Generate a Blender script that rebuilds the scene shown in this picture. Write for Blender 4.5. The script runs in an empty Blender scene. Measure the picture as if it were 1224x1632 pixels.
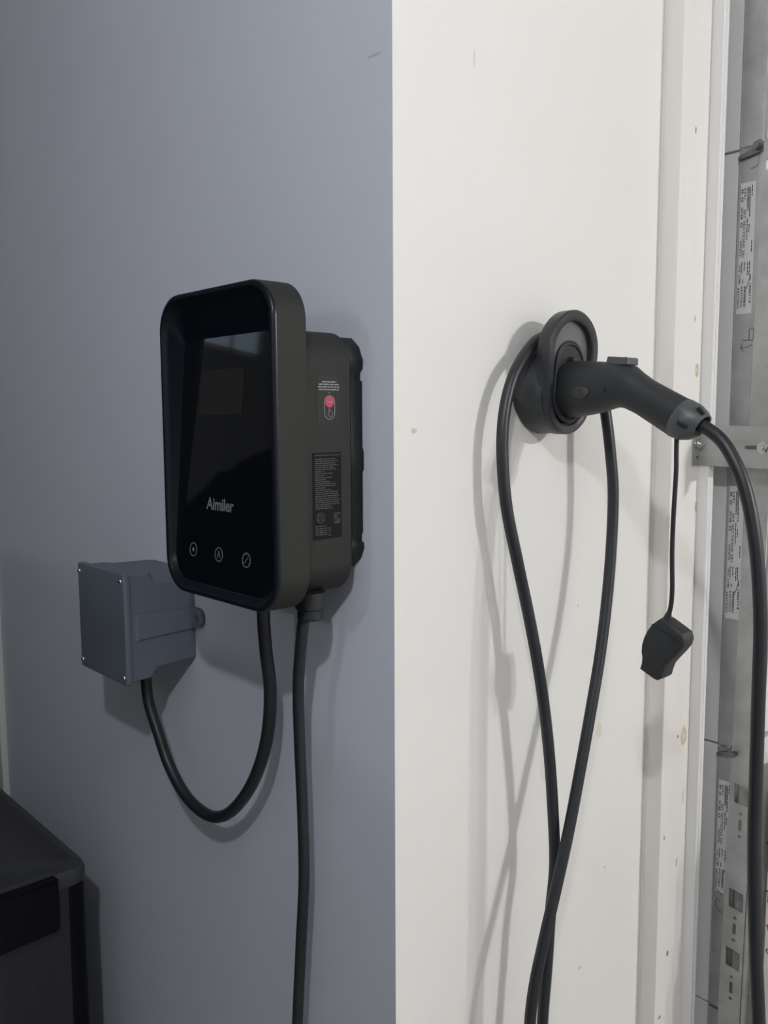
import bpy, bmesh, math, random
from mathutils import Vector, Matrix
random.seed(7)
S = bpy.context.scene
COL = S.collection

# ------------------------------------------------------------------ camera
cam_d = bpy.data.cameras.new('camera'); cam = bpy.data.objects.new('camera', cam_d); COL.objects.link(cam)
cam_d.sensor_fit = 'VERTICAL'; cam_d.sensor_height = 36.0; cam_d.lens = 36.0 * 1400.0 / 1632.0
cam_d.clip_start = 0.02; cam_d.clip_end = 60
PITCH, TH, ROLL = math.radians(6.1), math.radians(42.3), math.radians(0.28)
_d = Vector((-math.cos(TH), math.sin(TH), 0)); _u = Vector((0, 0, 1))
_F = _d * math.cos(PITCH) - _u * math.sin(PITCH)
_R = _F.cross(_u).normalized(); _U = _R.cross(_F)
_R2 = _R * math.cos(ROLL) - _U * math.sin(ROLL); _U2 = _U * math.cos(ROLL) + _R * math.sin(ROLL)
m = Matrix((_R2, _U2, -_F)).transposed().to_4x4(); m.translation = Vector((0.8417, -0.7837, 1.58))
cam.matrix_world = m
S.camera = cam

# ------------------------------------------------------------------ world, lamps, exposure
w = bpy.data.worlds.new('world'); S.world = w; w.use_nodes = True
w.node_tree.nodes['Background'].inputs[0].default_value = (0.5, 0.55, 0.65, 1)
w.node_tree.nodes['Background'].inputs[1].default_value = 0.05
S.view_settings.view_transform = 'Standard'; S.view_settings.look = 'None'
S.view_settings.exposure = 0.0; S.view_settings.gamma = 1.0; S.view_settings.use_curve_mapping = False

def bulb(name, loc, power, radius, col=(1, 1, 1)):
    l = bpy.data.lights.new(name, 'POINT'); l.energy = power; l.shadow_soft_size = radius; l.color = col
    o = bpy.data.objects.new(name, l); o.location = loc; COL.objects.link(o); return o
WARM = (1.0, 0.995, 0.985); COOL = (0.95, 0.975, 1.0)
bulb('bulb_opener', (4.6, 1.80, 2.92), 200, 0.045, WARM)          # two bulbs of the ceiling-mounted door opener
bulb('bulb_opener.001', (4.6, 2.04, 2.92), 128, 0.045, WARM)
bulb('bulb_ceiling', (1.2, -1.32, 2.66), 58, 0.04, COOL)          # bare ceiling bulb near the photographer
bulb('bulb_ceiling.001', (0.45, -4.3, 2.66), 36, 0.06, COOL)      # ceiling bulb at the far end
bulb('bulb_added_fill', (5.6, -2.6, 2.66), 10, 0.08, WARM)       # added bulb in the far corner, fill for the ambient light

# ------------------------------------------------------------------ materials
def lin(c):
    return tuple(((v / 255) / 12.92 if v / 255 <= 0.04045 else ((v / 255 + 0.055) / 1.055) ** 2.4) for v in c)
def mat(name, col, rough=0.6, metal=0.0, spec=0.5, noise=0.0, nscale=30.0, bump=0.0, bscale=200.0, coat=0.0, stretch=(1, 1, 1), col2=None):
    m_ = bpy.data.materials.new(name); m_.use_nodes = True
    nt = m_.node_tree; b = nt.nodes['Principled BSDF']
    b.inputs['Base Color'].default_value = (*col, 1); b.inputs['Roughness'].default_value = rough
    b.inputs['Metallic'].default_value = metal; b.inputs['Specular IOR Level'].default_value = spec
    if coat: b.inputs['Coat Weight'].default_value = coat; b.inputs['Coat Roughness'].default_value = 0.03
    if noise or bump:
        tc = nt.nodes.new('ShaderNodeTexCoord'); mp = nt.nodes.new('ShaderNodeMapping')
        mp.inputs['Scale'].default_value = stretch
        nt.links.new(tc.outputs['Object'], mp.inputs['Vector'])
    if noise:
        n = nt.nodes.new('ShaderNodeTexNoise'); n.inputs['Scale'].default_value = nscale; n.inputs['Detail'].default_value = 4
        nt.links.new(mp.outputs[0], n.inputs['Vector'])
        r = nt.nodes.new('ShaderNodeValToRGB'); r.color_ramp.elements[0].position = 0.3; r.color_ramp.elements[1].position = 0.7
        c2 = col2 if col2 else tuple(v * (1 + noise) for v in col)
        r.color_ramp.elements[0].color = (*[v * (1 - noise) for v in col], 1); r.color_ramp.elements[1].color = (*c2, 1)
        nt.links.new(n.outputs['Fac'], r.inputs[0]); nt.links.new(r.outputs[0], b.inputs['Base Color'])
    if bump:
        n2 = nt.nodes.new('ShaderNodeTexNoise'); n2.inputs['Scale'].default_value = bscale; n2.inputs['Detail'].default_value = 3
        nt.links.new(mp.outputs[0], n2.inputs['Vector'])
        bp = nt.nodes.new('ShaderNodeBump'); bp.inputs['Strength'].default_value = bump; bp.inputs['Distance'].default_value = 0.002
        nt.links.new(n2.outputs['Fac'], bp.inputs['Height']); nt.links.new(bp.outputs[0], b.inputs['Normal'])
    return m_
def spots(m_, lst):
    """stains and nicks with a shape of their own: (centre, half sizes, colour, strength, ring, wobble)"""
    nt = m_.node_tree; b = nt.nodes['Principled BSDF']
    inp = b.inputs['Base Color']
    if inp.is_linked: src = inp.links[0].from_socket
    else:
        rgb = nt.nodes.new('ShaderNodeRGB'); rgb.outputs[0].default_value = inp.default_value; src = rgb.outputs[0]
    geo = nt.nodes.new('ShaderNodeNewGeometry')
    nz = nt.nodes.new('ShaderNodeTexNoise'); nz.inputs['Scale'].default_value = 120
    nt.links.new(geo.outputs['Position'], nz.inputs['Vector'])
    for c, h, col, st, ring, wob in lst:
        s1 = nt.nodes.new('ShaderNodeVectorMath'); s1.operation = 'SUBTRACT'; s1.inputs[1].default_value = c
        nt.links.new(geo.outputs['Position'], s1.inputs[0])
        s2 = nt.nodes.new('ShaderNodeVectorMath'); s2.operation = 'DIVIDE'; s2.inputs[1].default_value = h
        nt.links.new(s1.outputs[0], s2.inputs[0])
        ln = nt.nodes.new('ShaderNodeVectorMath'); ln.operation = 'LENGTH'; nt.links.new(s2.outputs[0], ln.inputs[0])
        ad = nt.nodes.new('ShaderNodeMath'); ad.operation = 'MULTIPLY_ADD'; ad.inputs[1].default_value = wob
        nt.links.new(nz.outputs['Fac'], ad.inputs[0]); nt.links.new(ln.outputs['Value'], ad.inputs[2])
        hf = nt.nodes.new('ShaderNodeMath'); hf.operation = 'MULTIPLY'; hf.inputs[1].default_value = 0.4; nt.links.new(ad.outputs[0], hf.inputs[0])
        rp = nt.nodes.new('ShaderNodeValToRGB'); e = rp.color_ramp.elements
        if ring:
            e[0].position = 0.10; e[0].color = (0.25 * st,) * 3 + (1,); e[1].position = 0.4 * (1.15 + wob * .5); e[1].color = (0, 0, 0, 1)
            k = e.new(0.4 * (0.8 + wob * .5)); k.color = (st, st, st, 1)
        else:
            e[0].position = 0.4 * (0.55 + wob * .5); e[0].color = (st, st, st, 1); e[1].position = 0.4 * (0.95 + wob * .5); e[1].color = (0, 0, 0, 1)
        nt.links.new(hf.outputs[0], rp.inputs[0])
        mx = nt.nodes.new('ShaderNodeMix'); mx.data_type = 'RGBA'; mx.inputs[7].default_value = (*col, 1)
        nt.links.new(rp.outputs[0], mx.inputs[0]); nt.links.new(src, mx.inputs[6]); src = mx.outputs[2]
    nt.links.new(src, inp)

M = dict(
    wall_white=mat('white_wall_paint', (0.78, 0.765, 0.74), 0.85, noise=0.012, nscale=3, bump=0.05, bscale=90),
    wall_grey=mat('blue_grey_wall_paint', (0.59, 0.617, 0.70), 0.8, noise=0.02, nscale=2.5, bump=0.05, bscale=90),
    room=mat('room_paint', (0.30, 0.30, 0.30), 0.9, noise=0.02, nscale=2),
    wall_far=mat('far_wall_paint', (0.80, 0.79, 0.77), 0.9),
    ceil=mat('ceiling_paint', (0.55, 0.55, 0.55), 0.9),
    concrete=mat('concrete_floor', (0.32, 0.315, 0.305), 0.75, noise=0.15, nscale=6, bump=0.1, bscale=60),
    wood_white=mat('painted_wood', (0.78, 0.75, 0.72), 0.7, noise=0.03, nscale=14, bump=0.15, bscale=60, stretch=(1, 1, .08)),
    vinyl=mat('white_vinyl', (0.78, 0.77, 0.76), 0.45),
    doorwhite=mat('door_panel_paint', (0.74, 0.74, 0.74), 0.55, noise=0.02, nscale=10),
    galv=mat('galvanised_steel', (0.40, 0.405, 0.40), 0.45, metal=0.5, noise=0.14, nscale=22, bump=0.05, bscale=80),
    galv_dark=mat('weathered_steel', (0.16, 0.165, 0.17), 0.45, metal=0.7, noise=0.2, nscale=40),
    bolt=mat('zinc_bolt', (0.62, 0.62, 0.60), 0.25, metal=1.0),
    sticker=mat('sticker_paper', (0.60, 0.60, 0.60), 0.5),
    ink=mat('black_ink', (0.045, 0.045, 0.05), 0.7),
    bluepen=mat('blue_marker', (0.05, 0.065, 0.16), 0.6),
    casing=mat('door_casing_paint', (0.62, 0.62, 0.60), 0.6),
    shell=mat('textured_charger_plastic', (0.0125, 0.0128, 0.0113), 0.58, spec=0.4, noise=0.12, nscale=900, bump=0.35, bscale=1300),
    backp=mat('bracket_plastic', (0.009, 0.0105, 0.0135), 0.6),
    bezel=mat('gloss_black_plastic', (0.005, 0.0078, 0.0135), 0.30, spec=0.28),
    glass=mat('black_glass', (0.004, 0.005, 0.007), 0.04, spec=0.5),
    lcd=mat('unlit_screen', (0.0135, 0.0135, 0.0135), 0.05),
    print_=mat('grey_print', (0.17, 0.175, 0.19), 0.5),
    stickdark=mat('dark_sticker', (0.0135, 0.0138, 0.0125), 0.5, spec=0.3),
    labelblk=mat('black_label', (0.005, 0.0055, 0.0065), 0.6, spec=0.15),
    lprint=mat('label_print', (0.075, 0.076, 0.078), 0.6, spec=0.2),
    wprint=mat('white_print', (0.24, 0.245, 0.245), 0.6),
    red=mat('red_button_print', (0.42, 0.03, 0.065), 0.4),
    pvc=mat('grey_pvc', (0.118, 0.138, 0.175), 0.5, bump=0.05, bscale=500),
    chrome=mat('screw_steel', (0.75, 0.75, 0.75), 0.2, metal=1.0),
    cable=mat('black_cable_jacket', (0.014, 0.0165, 0.021), 0.42),
    holder=mat('holder_plastic', (0.024, 0.0265, 0.030), 0.42, bump=0.1, bscale=900),
    holder_gloss=mat('holder_recess_plastic', (0.12, 0.124, 0.122), 0.32),
    conn=mat('connector_rubber', (0.020, 0.0225, 0.0255), 0.5, bump=0.08, bscale=900),
    collar=mat('connector_collar_plastic', (0.075, 0.082, 0.087), 0.42),
    emblem=mat('moulded_emblem', (0.046, 0.048, 0.047), 0.5, noise=0.35, nscale=260),
    hole=mat('dark_recess', (0.008, 0.008, 0.01), 0.7),
    canbody=mat('dark_brushed_steel', (0.055, 0.056, 0.060), 0.35, metal=0.6, noise=0.08, nscale=60, stretch=(1, 1, .03)),
    canlid=mat('can_lid_steel', (0.085, 0.087, 0.090), 0.38, metal=0.6),
    canblack=mat('can_black_plastic', (0.0015, 0.002, 0.0035), 0.6, spec=0.2),
    carton=mat('white_carton', (0.72, 0.70, 0.66), 0.8),
    kraft=mat('beige_carton', (0.62, 0.56, 0.48), 0.85, noise=0.05, nscale=20),
    redink=mat('crimson_print', (0.45, 0.02, 0.07), 0.6),
    tray=mat('charcoal_plastic', (0.06, 0.06, 0.06), 0.5),
    carpaint=mat('dark_car_paint', (0.008, 0.009, 0.011), 0.35, coat=0.3),
)
_dl = M['window_glow'] = mat('added_window_glow', (.3, .3, .3), 0.5)  # glowing pane of the added window
_dl.node_tree.nodes['Principled BSDF'].inputs['Emission Color'].default_value = (0.60, 0.78, 1.0, 1)
_dl.node_tree.nodes['Principled BSDF'].inputs['Emission Strength'].default_value = 0.85
spots(M['wall_white'], [
    ((0, .037, 1.563), (.05, .007, .005), (.42, .36, .24), .55, False, .4),
    ((0, .485, 1.038), (.05, .012, .016), (.62, .55, .40), .45, False, .5),
    ((0, .152, 2.066), (.05, .0014, .016), (.42, .40, .38), .6, False, .1),
    ((0, .512, 0.78), (.05, .003, .003), (.3, .28, .26), .6, False, .3),
    ((0, .44, 0.62), (.05, .006, .004), (.35, .33, .3), .5, False, .6),
    ((0, .33, 1.01), (.05, .010, .016), (.66, .63, .57), .5, True, .4),
    ((0, .415, 1.27), (.05, .002, .003), (.3, .28, .26), .6, False, .3),
])
spots(M['wood_white'], [
    ((.0353, .717, 1.663), (.05, .006, .012), (.42, .32, .17), .9, True, .3),
    ((.0353, .712, 0.981), (.05, .011, .018), (.45, .37, .22), .8, True, .5),
    ((.0353, .686, 2.074), (.05, .0024, .008), (.08, .07, .06), .95, False, .3),
    ((.0353, .704, 1.754), (.05, .0016, .007), (.06, .05, .05), .95, False, .2),
    ((.0353, .728, 1.414), (.05, .005, .012), (.35, .30, .24), .7, False, .6),
    ((.0353, .700, 0.735), (.05, .003, .012), (.30, .24, .18), .7, False, .6),
    ((.0353, .690, 0.985), (.05, .003, .005), (.12, .10, .08), .9, False, .7),
    ((.0353, .676, 0.56), (.05, .005, .008), (.14, .12, .1), .8, False, .9),
    ((.0353, .655, 0.44), (.05, .007, .004), (.14, .12, .1), .8, False, .9),
    ((.0353, .716, 0.86), (.05, .005, .018), (.5, .42, .30), .5, False, .7),
    ((.0353, .652, 0.80), (.05, .003, .006), (.25, .22, .2), .8, False, .7),
])
spots(M['wall_grey'], [
    ((-.035, 0, 2.04), (.018, .05, .0025), (.30, .31, .33), .5, False, .5),
    ((-.062, 0, 1.655), (.008, .05, .006), (.28, .29, .31), .5, False, .6),
])

# ------------------------------------------------------------------ mesh helpers
OFF = {}
def thing(name, label, cat, loc=(0, 0, 0), group=None, kind=None):
    o = bpy.data.objects.new(name, None); COL.objects.link(o); o.location = loc; o.empty_display_size = 0.05
    if label: o['label'] = label
    if cat: o['category'] = cat
    if group: o['group'] = group
    if kind: o['kind'] = kind
    OFF[o] = Vector(loc); return o
def mesh_of(bm, smooth=None):
    bmesh.ops.recalc_face_normals(bm, faces=bm.faces)
    me = bpy.data.meshes.new('mesh'); bm.to_mesh(me); bm.free()
    if smooth is not None:
        me.polygons.foreach_set('use_smooth', [True] * len(me.polygons))
        try: me.set_sharp_from_angle(angle=math.radians(smooth))
        except Exception: pass
    return me
def obj(name, data, material, parent=None, smooth=None, label=None, cat=None, group=None, kind=None, loc=None):
    me = mesh_of(data, smooth) if isinstance(data, bmesh.types.BMesh) else data
    if not me.materials:
        for q in (material if isinstance(material, (list, tuple)) else [material]): me.materials.append(M[q])
    me.name = name
    o = bpy.data.objects.new(name, me); COL.objects.link(o)
    if parent is not None:
        o.parent = parent; off = OFF[parent]
        if loc is None: me.transform(Matrix.Translation(-off))
        else: o.location = Vector(loc) - off
        OFF[o] = Vector(off) if loc is None else Vector(loc)
    else:
        if loc is not None: o.location = loc
        OFF[o] = Vector(loc) if loc is not None else Vector((0, 0, 0))
    if label: o['label'] = label
    if cat: o['category'] = cat
    if group: o['group'] = group
    if kind: o['kind'] = kind
    return o
def copyobj(src, parent, loc):
    o = src.copy(); COL.objects.link(o); o.parent = parent; o.location = Vector(loc) - OFF[parent]; OFF[o] = Vector(loc); return o
def box(x0, x1, y0, y1, z0, z1, bev=0.0, seg=2, bm=None):
    b = bmesh.new()
    bmesh.ops.create_cube(b, size=1)
    for v in b.verts:
        v.co = Vector(((x0 + x1) / 2 + v.co.x * (x1 - x0), (y0 + y1) / 2 + v.co.y * (y1 - y0), (z0 + z1) / 2 + v.co.z * (z1 - z0)))
    if bev: bmesh.ops.bevel(b, geom=list(b.edges), offset=bev, segments=seg, affect='EDGES', profile=0.5)
    if bm is None: return b
    merge(bm, b); return bm
def merge(dst, src):
    t = bpy.data.meshes.new('t'); src.to_mesh(t); src.free(); dst.from_mesh(t); bpy.data.meshes.remove(t); return dst
def xform(bm, mtx):
    bmesh.ops.transform(bm, matrix=mtx, verts=bm.verts); return bm
def loft(loops, cap0=True, cap1=True, bm=None):
    b = bm or bmesh.new(); rows = [[b.verts.new(p) for p in lp] for lp in loops]; n = len(rows[0])
    for a, c in zip(rows, rows[1:]):
        for i in range(n):
            j = (i + 1) % n
            try: b.faces.new((a[i], a[j], c[j], c[i]))
            except ValueError: pass
    if cap0: b.faces.new(rows[0][::-1])
    if cap1: b.faces.new(rows[-1])
    return b
def rrect(x0, x1, z0, z1, r, seg=8):
    pts = []
    rs = r if isinstance(r, (list, tuple)) else (r,) * 4      # BR, TR, TL, BL
    for (cx, cz, a0, rr) in ((x1 - rs[0], z0 + rs[0], -90, rs[0]), (x1 - rs[1], z1 - rs[1], 0, rs[1]), (x0 + rs[2], z1 - rs[2], 90, rs[2]), (x0 + rs[3], z0 + rs[3], 180, rs[3])):
        for k in range(seg + 1):
            a = math.radians(a0 + 90 * k / seg); pts.append((cx + rr * math.cos(a), cz + rr * math.sin(a)))
    return pts
def circ(cx, cz, r, n=32, a0=0): return [(cx + r * math.cos(a0 + 2 * math.pi * k / n), cz + r * math.sin(a0 + 2 * math.pi * k / n)) for k in range(n)]
def XZ(pts, y): return [Vector((p[0], y, p[1])) for p in pts]        # plane facing -y
def YZ(pts, x): return [Vector((x, p[0], p[1])) for p in pts]        # plane facing +x
def catmull(P, n=10):
    P = [Vector(p) for p in P]; out = []
    for i in range(len(P) - 1):
        p0 = P[i - 1] if i else P[0] * 2 - P[1]; p1, p2 = P[i], P[i + 1]; p3 = P[i + 2] if i + 2 < len(P) else P[-1] * 2 - P[-2]
        for k in range(n):
            t = k / n
            d1 = max((p1 - p0).length, 1e-6) ** .5; d2 = max((p2 - p1).length, 1e-6) ** .5; d3 = max((p3 - p2).length, 1e-6) ** .5
            m1 = (p2 - p1) + d2 * ((p1 - p0) / d1 - (p2 - p0) / (d1 + d2)); m2 = (p2 - p1) + d2 * ((p3 - p2) / d3 - (p3 - p1) / (d2 + d3))
            m1 = m1; m2 = m2
            out.append((2 * t**3 - 3 * t**2 + 1) * p1 + (t**3 - 2 * t**2 + t) * m1 + (-2 * t**3 + 3 * t**2) * p2 + (t**3 - t**2) * m2)
    out.append(P[-1]); return out
def tube(P, r, seg=14, smooth_n=8, caps=True):
    pts = catmull(P, smooth_n) if smooth_n else [Vector(p) for p in P]
    n = len(pts); rad = r if callable(r) else (lambda t: r)
    T = [(pts[min(i + 1, n - 1)] - pts[max(i - 1, 0)]).normalized() for i in range(n)]
    a = T[0].orthogonal().normalized(); loops = []
    for i in range(n):
        a = (a - T[i] * a.dot(T[i])).normalized(); b = T[i].cross(a); rr = rad(i / (n - 1))
        loops.append([pts[i] + rr * (math.cos(2 * math.pi * k / seg) * a + math.sin(2 * math.pi * k / seg) * b) for k in range(seg)])
    return loft(loops, caps, caps)
def flat(outer, holes, ext, mtx):
    """flat shape with real holes, extruded by ext each way in its own plane, then placed by mtx"""
    cu = bpy.data.curves.new('c', 'CURVE'); cu.dimensions = '2D'; cu.fill_mode = 'BOTH'; cu.extrude = ext
    for lp in (outer if isinstance(outer[0][0], (list, tuple)) else [outer]) + holes:
        sp = cu.splines.new('POLY'); sp.points.add(len(lp) - 1); sp.use_cyclic_u = True
        for q, p in zip(sp.points, lp): q.co = (p[0], p[1], 0, 1)
    o = bpy.data.objects.new('c', cu); COL.objects.link(o)
    dg = bpy.context.evaluated_depsgraph_get(); me = bpy.data.meshes.new_from_object(o.evaluated_get(dg))
    bpy.data.objects.remove(o); bpy.data.curves.remove(cu)
    me.transform(mtx); b = bmesh.new(); b.from_mesh(me); bpy.data.meshes.remove(me)
    bmesh.ops.remove_doubles(b, verts=b.verts, dist=1e-6)
    return b
def textbm(body, mtx, width=None, height=None, ext=0.00012, bold=0.0):
    cu = bpy.data.curves.new('t', 'FONT'); cu.body = body; cu.extrude = ext; cu.size = 1; cu.offset = bold; cu.resolution_u = 3
    o = bpy.data.objects.new('t', cu); COL.objects.link(o)
    dg = bpy.context.evaluated_depsgraph_get(); me = bpy.data.meshes.new_from_object(o.evaluated_get(dg))
    bpy.data.objects.remove(o); bpy.data.curves.remove(cu)
    b = bmesh.new(); b.from_mesh(me); bpy.data.meshes.remove(me)
    for v in b.verts: v.co.z = ext if v.co.z > 0 else -ext
    xs = [v.co.x for v in b.verts]; ys = [v.co.y for v in b.verts]; x0, x1, y0, y1 = min(xs), max(xs), min(ys), max(ys)
    sx = (width / (x1 - x0)) if width else None; sy = (height / (y1 - y0)) if height else None
    sx = sx or sy; sy = sy or sx
    for v in b.verts: v.co = Vector(((v.co.x - x0) * sx, (v.co.y - y0) * sy, v.co.z))
    return xform(b, mtx)
def plane_y(y=0.0):   # local (u,v,n) -> world (x, -n+y, z): faces -y
    return Matrix(((1, 0, 0, 0), (0, 0, -1, y), (0, 1, 0, 0), (0, 0, 0, 1)))
def plane_x(x=0.0):   # local (u,v,n) -> world (n+x, u, z): faces +x
    return Matrix(((0, 0, 1, x), (1, 0, 0, 0), (0, 1, 0, 0), (0, 0, 0, 1)))
def at2(mtx, u, v): return mtx @ Matrix.Translation((u, v, 0))
def stroke(P, wdt, mtx, ext=0.0001, closed=False):
    """flat pen stroke along a polyline in a plane"""
    P = [Vector((p[0], p[1])) for p in P]; b = bmesh.new(); n = len(P); L, Rr = [], []
    for i in range(n):
        if closed: d = P[(i + 1) % n] - P[i - 1]
        else: d = P[min(i + 1, n - 1)] - P[max(i - 1, 0)]
        d = d.normalized() if d.length > 0 else Vector((1, 0)); nn = Vector((-d.y, d.x)) * wdt / 2
        L.append(P[i] + nn); Rr.append(P[i] - nn)
    tl = [b.verts.new((p.x, p.y, ext)) for p in L]; tr = [b.verts.new((p.x, p.y, ext)) for p in Rr]
    bl = [b.verts.new((p.x, p.y, -ext)) for p in L]; br = [b.verts.new((p.x, p.y, -ext)) for p in Rr]
    for i in range(n if closed else n - 1):
        j = (i + 1) % n
        b.faces.new((tl[i], tl[j], tr[j], tr[i])); b.faces.new((bl[i], br[i], br[j], bl[j]))
        b.faces.new((tl[i], bl[i], bl[j], tl[j])); b.faces.new((tr[i], tr[j], br[j], br[i]))
    if not closed:
        b.faces.new((tl[0], tr[0], br[0], bl[0])); b.faces.new((tl[-1], bl[-1], br[-1], tr[-1]))
    return xform(b, mtx)
def rows_bm(rows, h, mtx, ext=0.0001):
    """illegible small print: one thin bar per word; rows = [(v, [(u0,u1),...]),...]"""
    b = bmesh.new()
    for v, words in rows:
        for u0, u1 in words: box(u0, u1, v - h / 2, v + h / 2, -ext, ext, bm=b)
    return xform(b, mtx)
def words(u0, u1, rnd):
    out = []; u = u0
    while u < u1 - 1e-5:
        l = rnd.uniform(.0025, .008); out.append((u, min(u + l, u1))); u += l + .0011
    return out

# ================================================================== STRUCTURE
def prism_z(poly, z0, z1):
    return loft([[Vector((x, y, z0)) for x, y in poly], [Vector((x, y, z1)) for x, y in poly]])
XL, XR, YN, YP, ZC = -5.2, 7.0, -6.0, 5.0, 3.05
DY0, DY1, DZ = 0.733, 3.20, 2.38            # garage door opening
obj('wall_left', prism_z([(0, 0), (-.1, .1), (XL, .1), (XL, 0)], 0, ZC), 'wall_grey', kind='structure', label='blue-grey painted wall carrying the charger')
obj('wall_right', prism_z([(0, 0), (0, DY0), (-.1, DY0), (-.1, .1)], 0, ZC), 'wall_white', kind='structure', label='white painted wall beside the garage door')
b = box(-.1, 0, DY0, DY1, DZ, ZC); box(-.1, 0, DY1, YP, 0, ZC, bm=b)
obj('wall_header', b, 'wall_white', kind='structure', label='white wall above and beyond the garage door')
obj('wall_far', box(XR, XR + .1, YN, YP, 0, ZC), 'wall_far', kind='structure', label='pale far wall of the garage')
obj('wall_back', box(XL, XR, YN - .1, YN, 0, ZC), 'wall_white', kind='structure', label='pale back wall of the garage')
obj('wall_front', box(-.1, XR, YP, YP + .1, 0, ZC), 'wall_far', kind='structure', label='pale side wall past the garage door')
obj('wall_end', box(XL - .1, XL, YN, 0.1, 0, ZC), 'room', kind='structure', label='pale end wall of the garage')
b = box(XL - .1, XR + .1, YN - .1, 0, -.1, 0); box(-.1, XR + .1, 0, YP + .1, -.1, 0, bm=b)
obj('floor', b, 'concrete', kind='structure', label='grey concrete garage floor')
b = box(XL - .1, XR + .1, YN - .1, 0, ZC, ZC + .1); box(-.1, XR + .1, 0, YP + .1, ZC, ZC + .1, bm=b)
obj('ceiling', b, 'ceil', kind='structure', label='white garage ceiling')

# door casing and door at the left end of the grey wall
b = box(-1.588, -1.522, -.018, 0, 0, 2.10, .003); box(-2.45, -1.588, -.018, 0, 2.034, 2.10, .003, bm=b); box(-2.516, -2.45, -.018, 0, 0, 2.10, .003, bm=b)
obj('trim_1', b, 'casing', kind='structure', label='white door casing at the end of the grey wall')
d = obj('door_2', box(-2.45, -1.588, -.006, 0, .01, 2.034), 'casing', kind='structure', label='white interior door leaf')

# small high window, unseen and added to give the charger glass its bluish reflection
wn = thing('added_window', 'small high window added for the glow in the charger glass', None, (XL, -3.16, 2.62), kind='structure')
b = bmesh.new()
for y0, y1, z0, z1 in ((-3.50, -2.82, 2.60, 2.64), (-3.50, -2.82, 2.94, 2.98), (-3.50, -3.46, 2.60, 2.98), (-2.86, -2.82, 2.60, 2.98), (-3.225, -3.205, 2.60, 2.98)): box(XL, XL + .03, y0, y1, z0, z1, bm=b)
obj('added_window_frame', b, 'casing', wn)
for y0, y1 in ((-3.46, -3.225), (-3.205, -2.86)): obj('added_window_pane', box(XL + .004, XL + .010, y0, y1, 2.64, 2.94), 'window_glow', wn)

# jamb board, stop and garage door
JX, SX = 0.0353, 0.0563
obj('trim_2', box(0, JX, .637, DY0, 0, 2.45, .0015), 'wood_white', kind='structure', label='white painted jamb board with knots and nicks')
b = box(JX - .02, SX - .004, DY0, .752, 0, 2.45)
# two rounded beads on the face of the stop
for yb in (.7375, .7477):
    prof = [(SX - .006, yb - .0042), (SX - .001, yb - .0042), (SX, yb - .003), (SX, yb + .003), (SX - .001, yb + .0042), (SX - .006, yb + .0042)]
    merge(b, prism_z(prof, 0, 2.45))
obj('trim_3', b, 'vinyl', kind='structure', smooth=30, label='white vinyl stop with two thin beads along the jamb')
# bead under the jamb against the wall (caulked crack)
obj('trim_4', tube([(.0005, .6365, 0), (.0012, .6366, 1.2), (.0005, .6365, 2.45)], .0022, 6, 6), 'wood_white', kind='structure', label='thin painted caulk line along the jamb board')

door = thing('door_1', 'white sectional garage door with galvanised end stiles and stickers', None, (.06, .80, 0), kind='structure')
SEAM = [0.0, .410, .948, 1.503, 2.058, 2.43]
EY = .800
def door_section(z0, z1):
    z0 += .002; z1 -= .002
    b = box(.044, .0812, EY + .004, DY1, z0, z1, .0015)
    box(.0812, .1225, EY + .012, DY1, z0 + .004, z1 - .004, bm=b)       # insulated core behind the stile
    s = obj('door_section', b, 'doorwhite', door)
    # galvanised end stile: C-channel with a rolled lip
    prof = [(.0855, EY), (.1205, EY), (.1235, EY + .003), (.1235, EY + .011), (.1220, EY + .011), (.1220, EY + .004), (.0875, EY + .004), (.0855, EY + .002)]
    b = loft([[Vector((x, y, z0 + .001)) for x, y in prof], [Vector((x, y, z1 - .001)) for x, y in prof]])
    merge(b, tube([(.0852, EY - .0006, z0 + .001), (.0852, EY - .0006, z1 - .001)], .0016, 6, 0))
    obj('end_stile', b, 'galv', s, smooth=30)
    return s
secs = [door_section(a, c) for a, c in zip(SEAM, SEAM[1:])]

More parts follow.
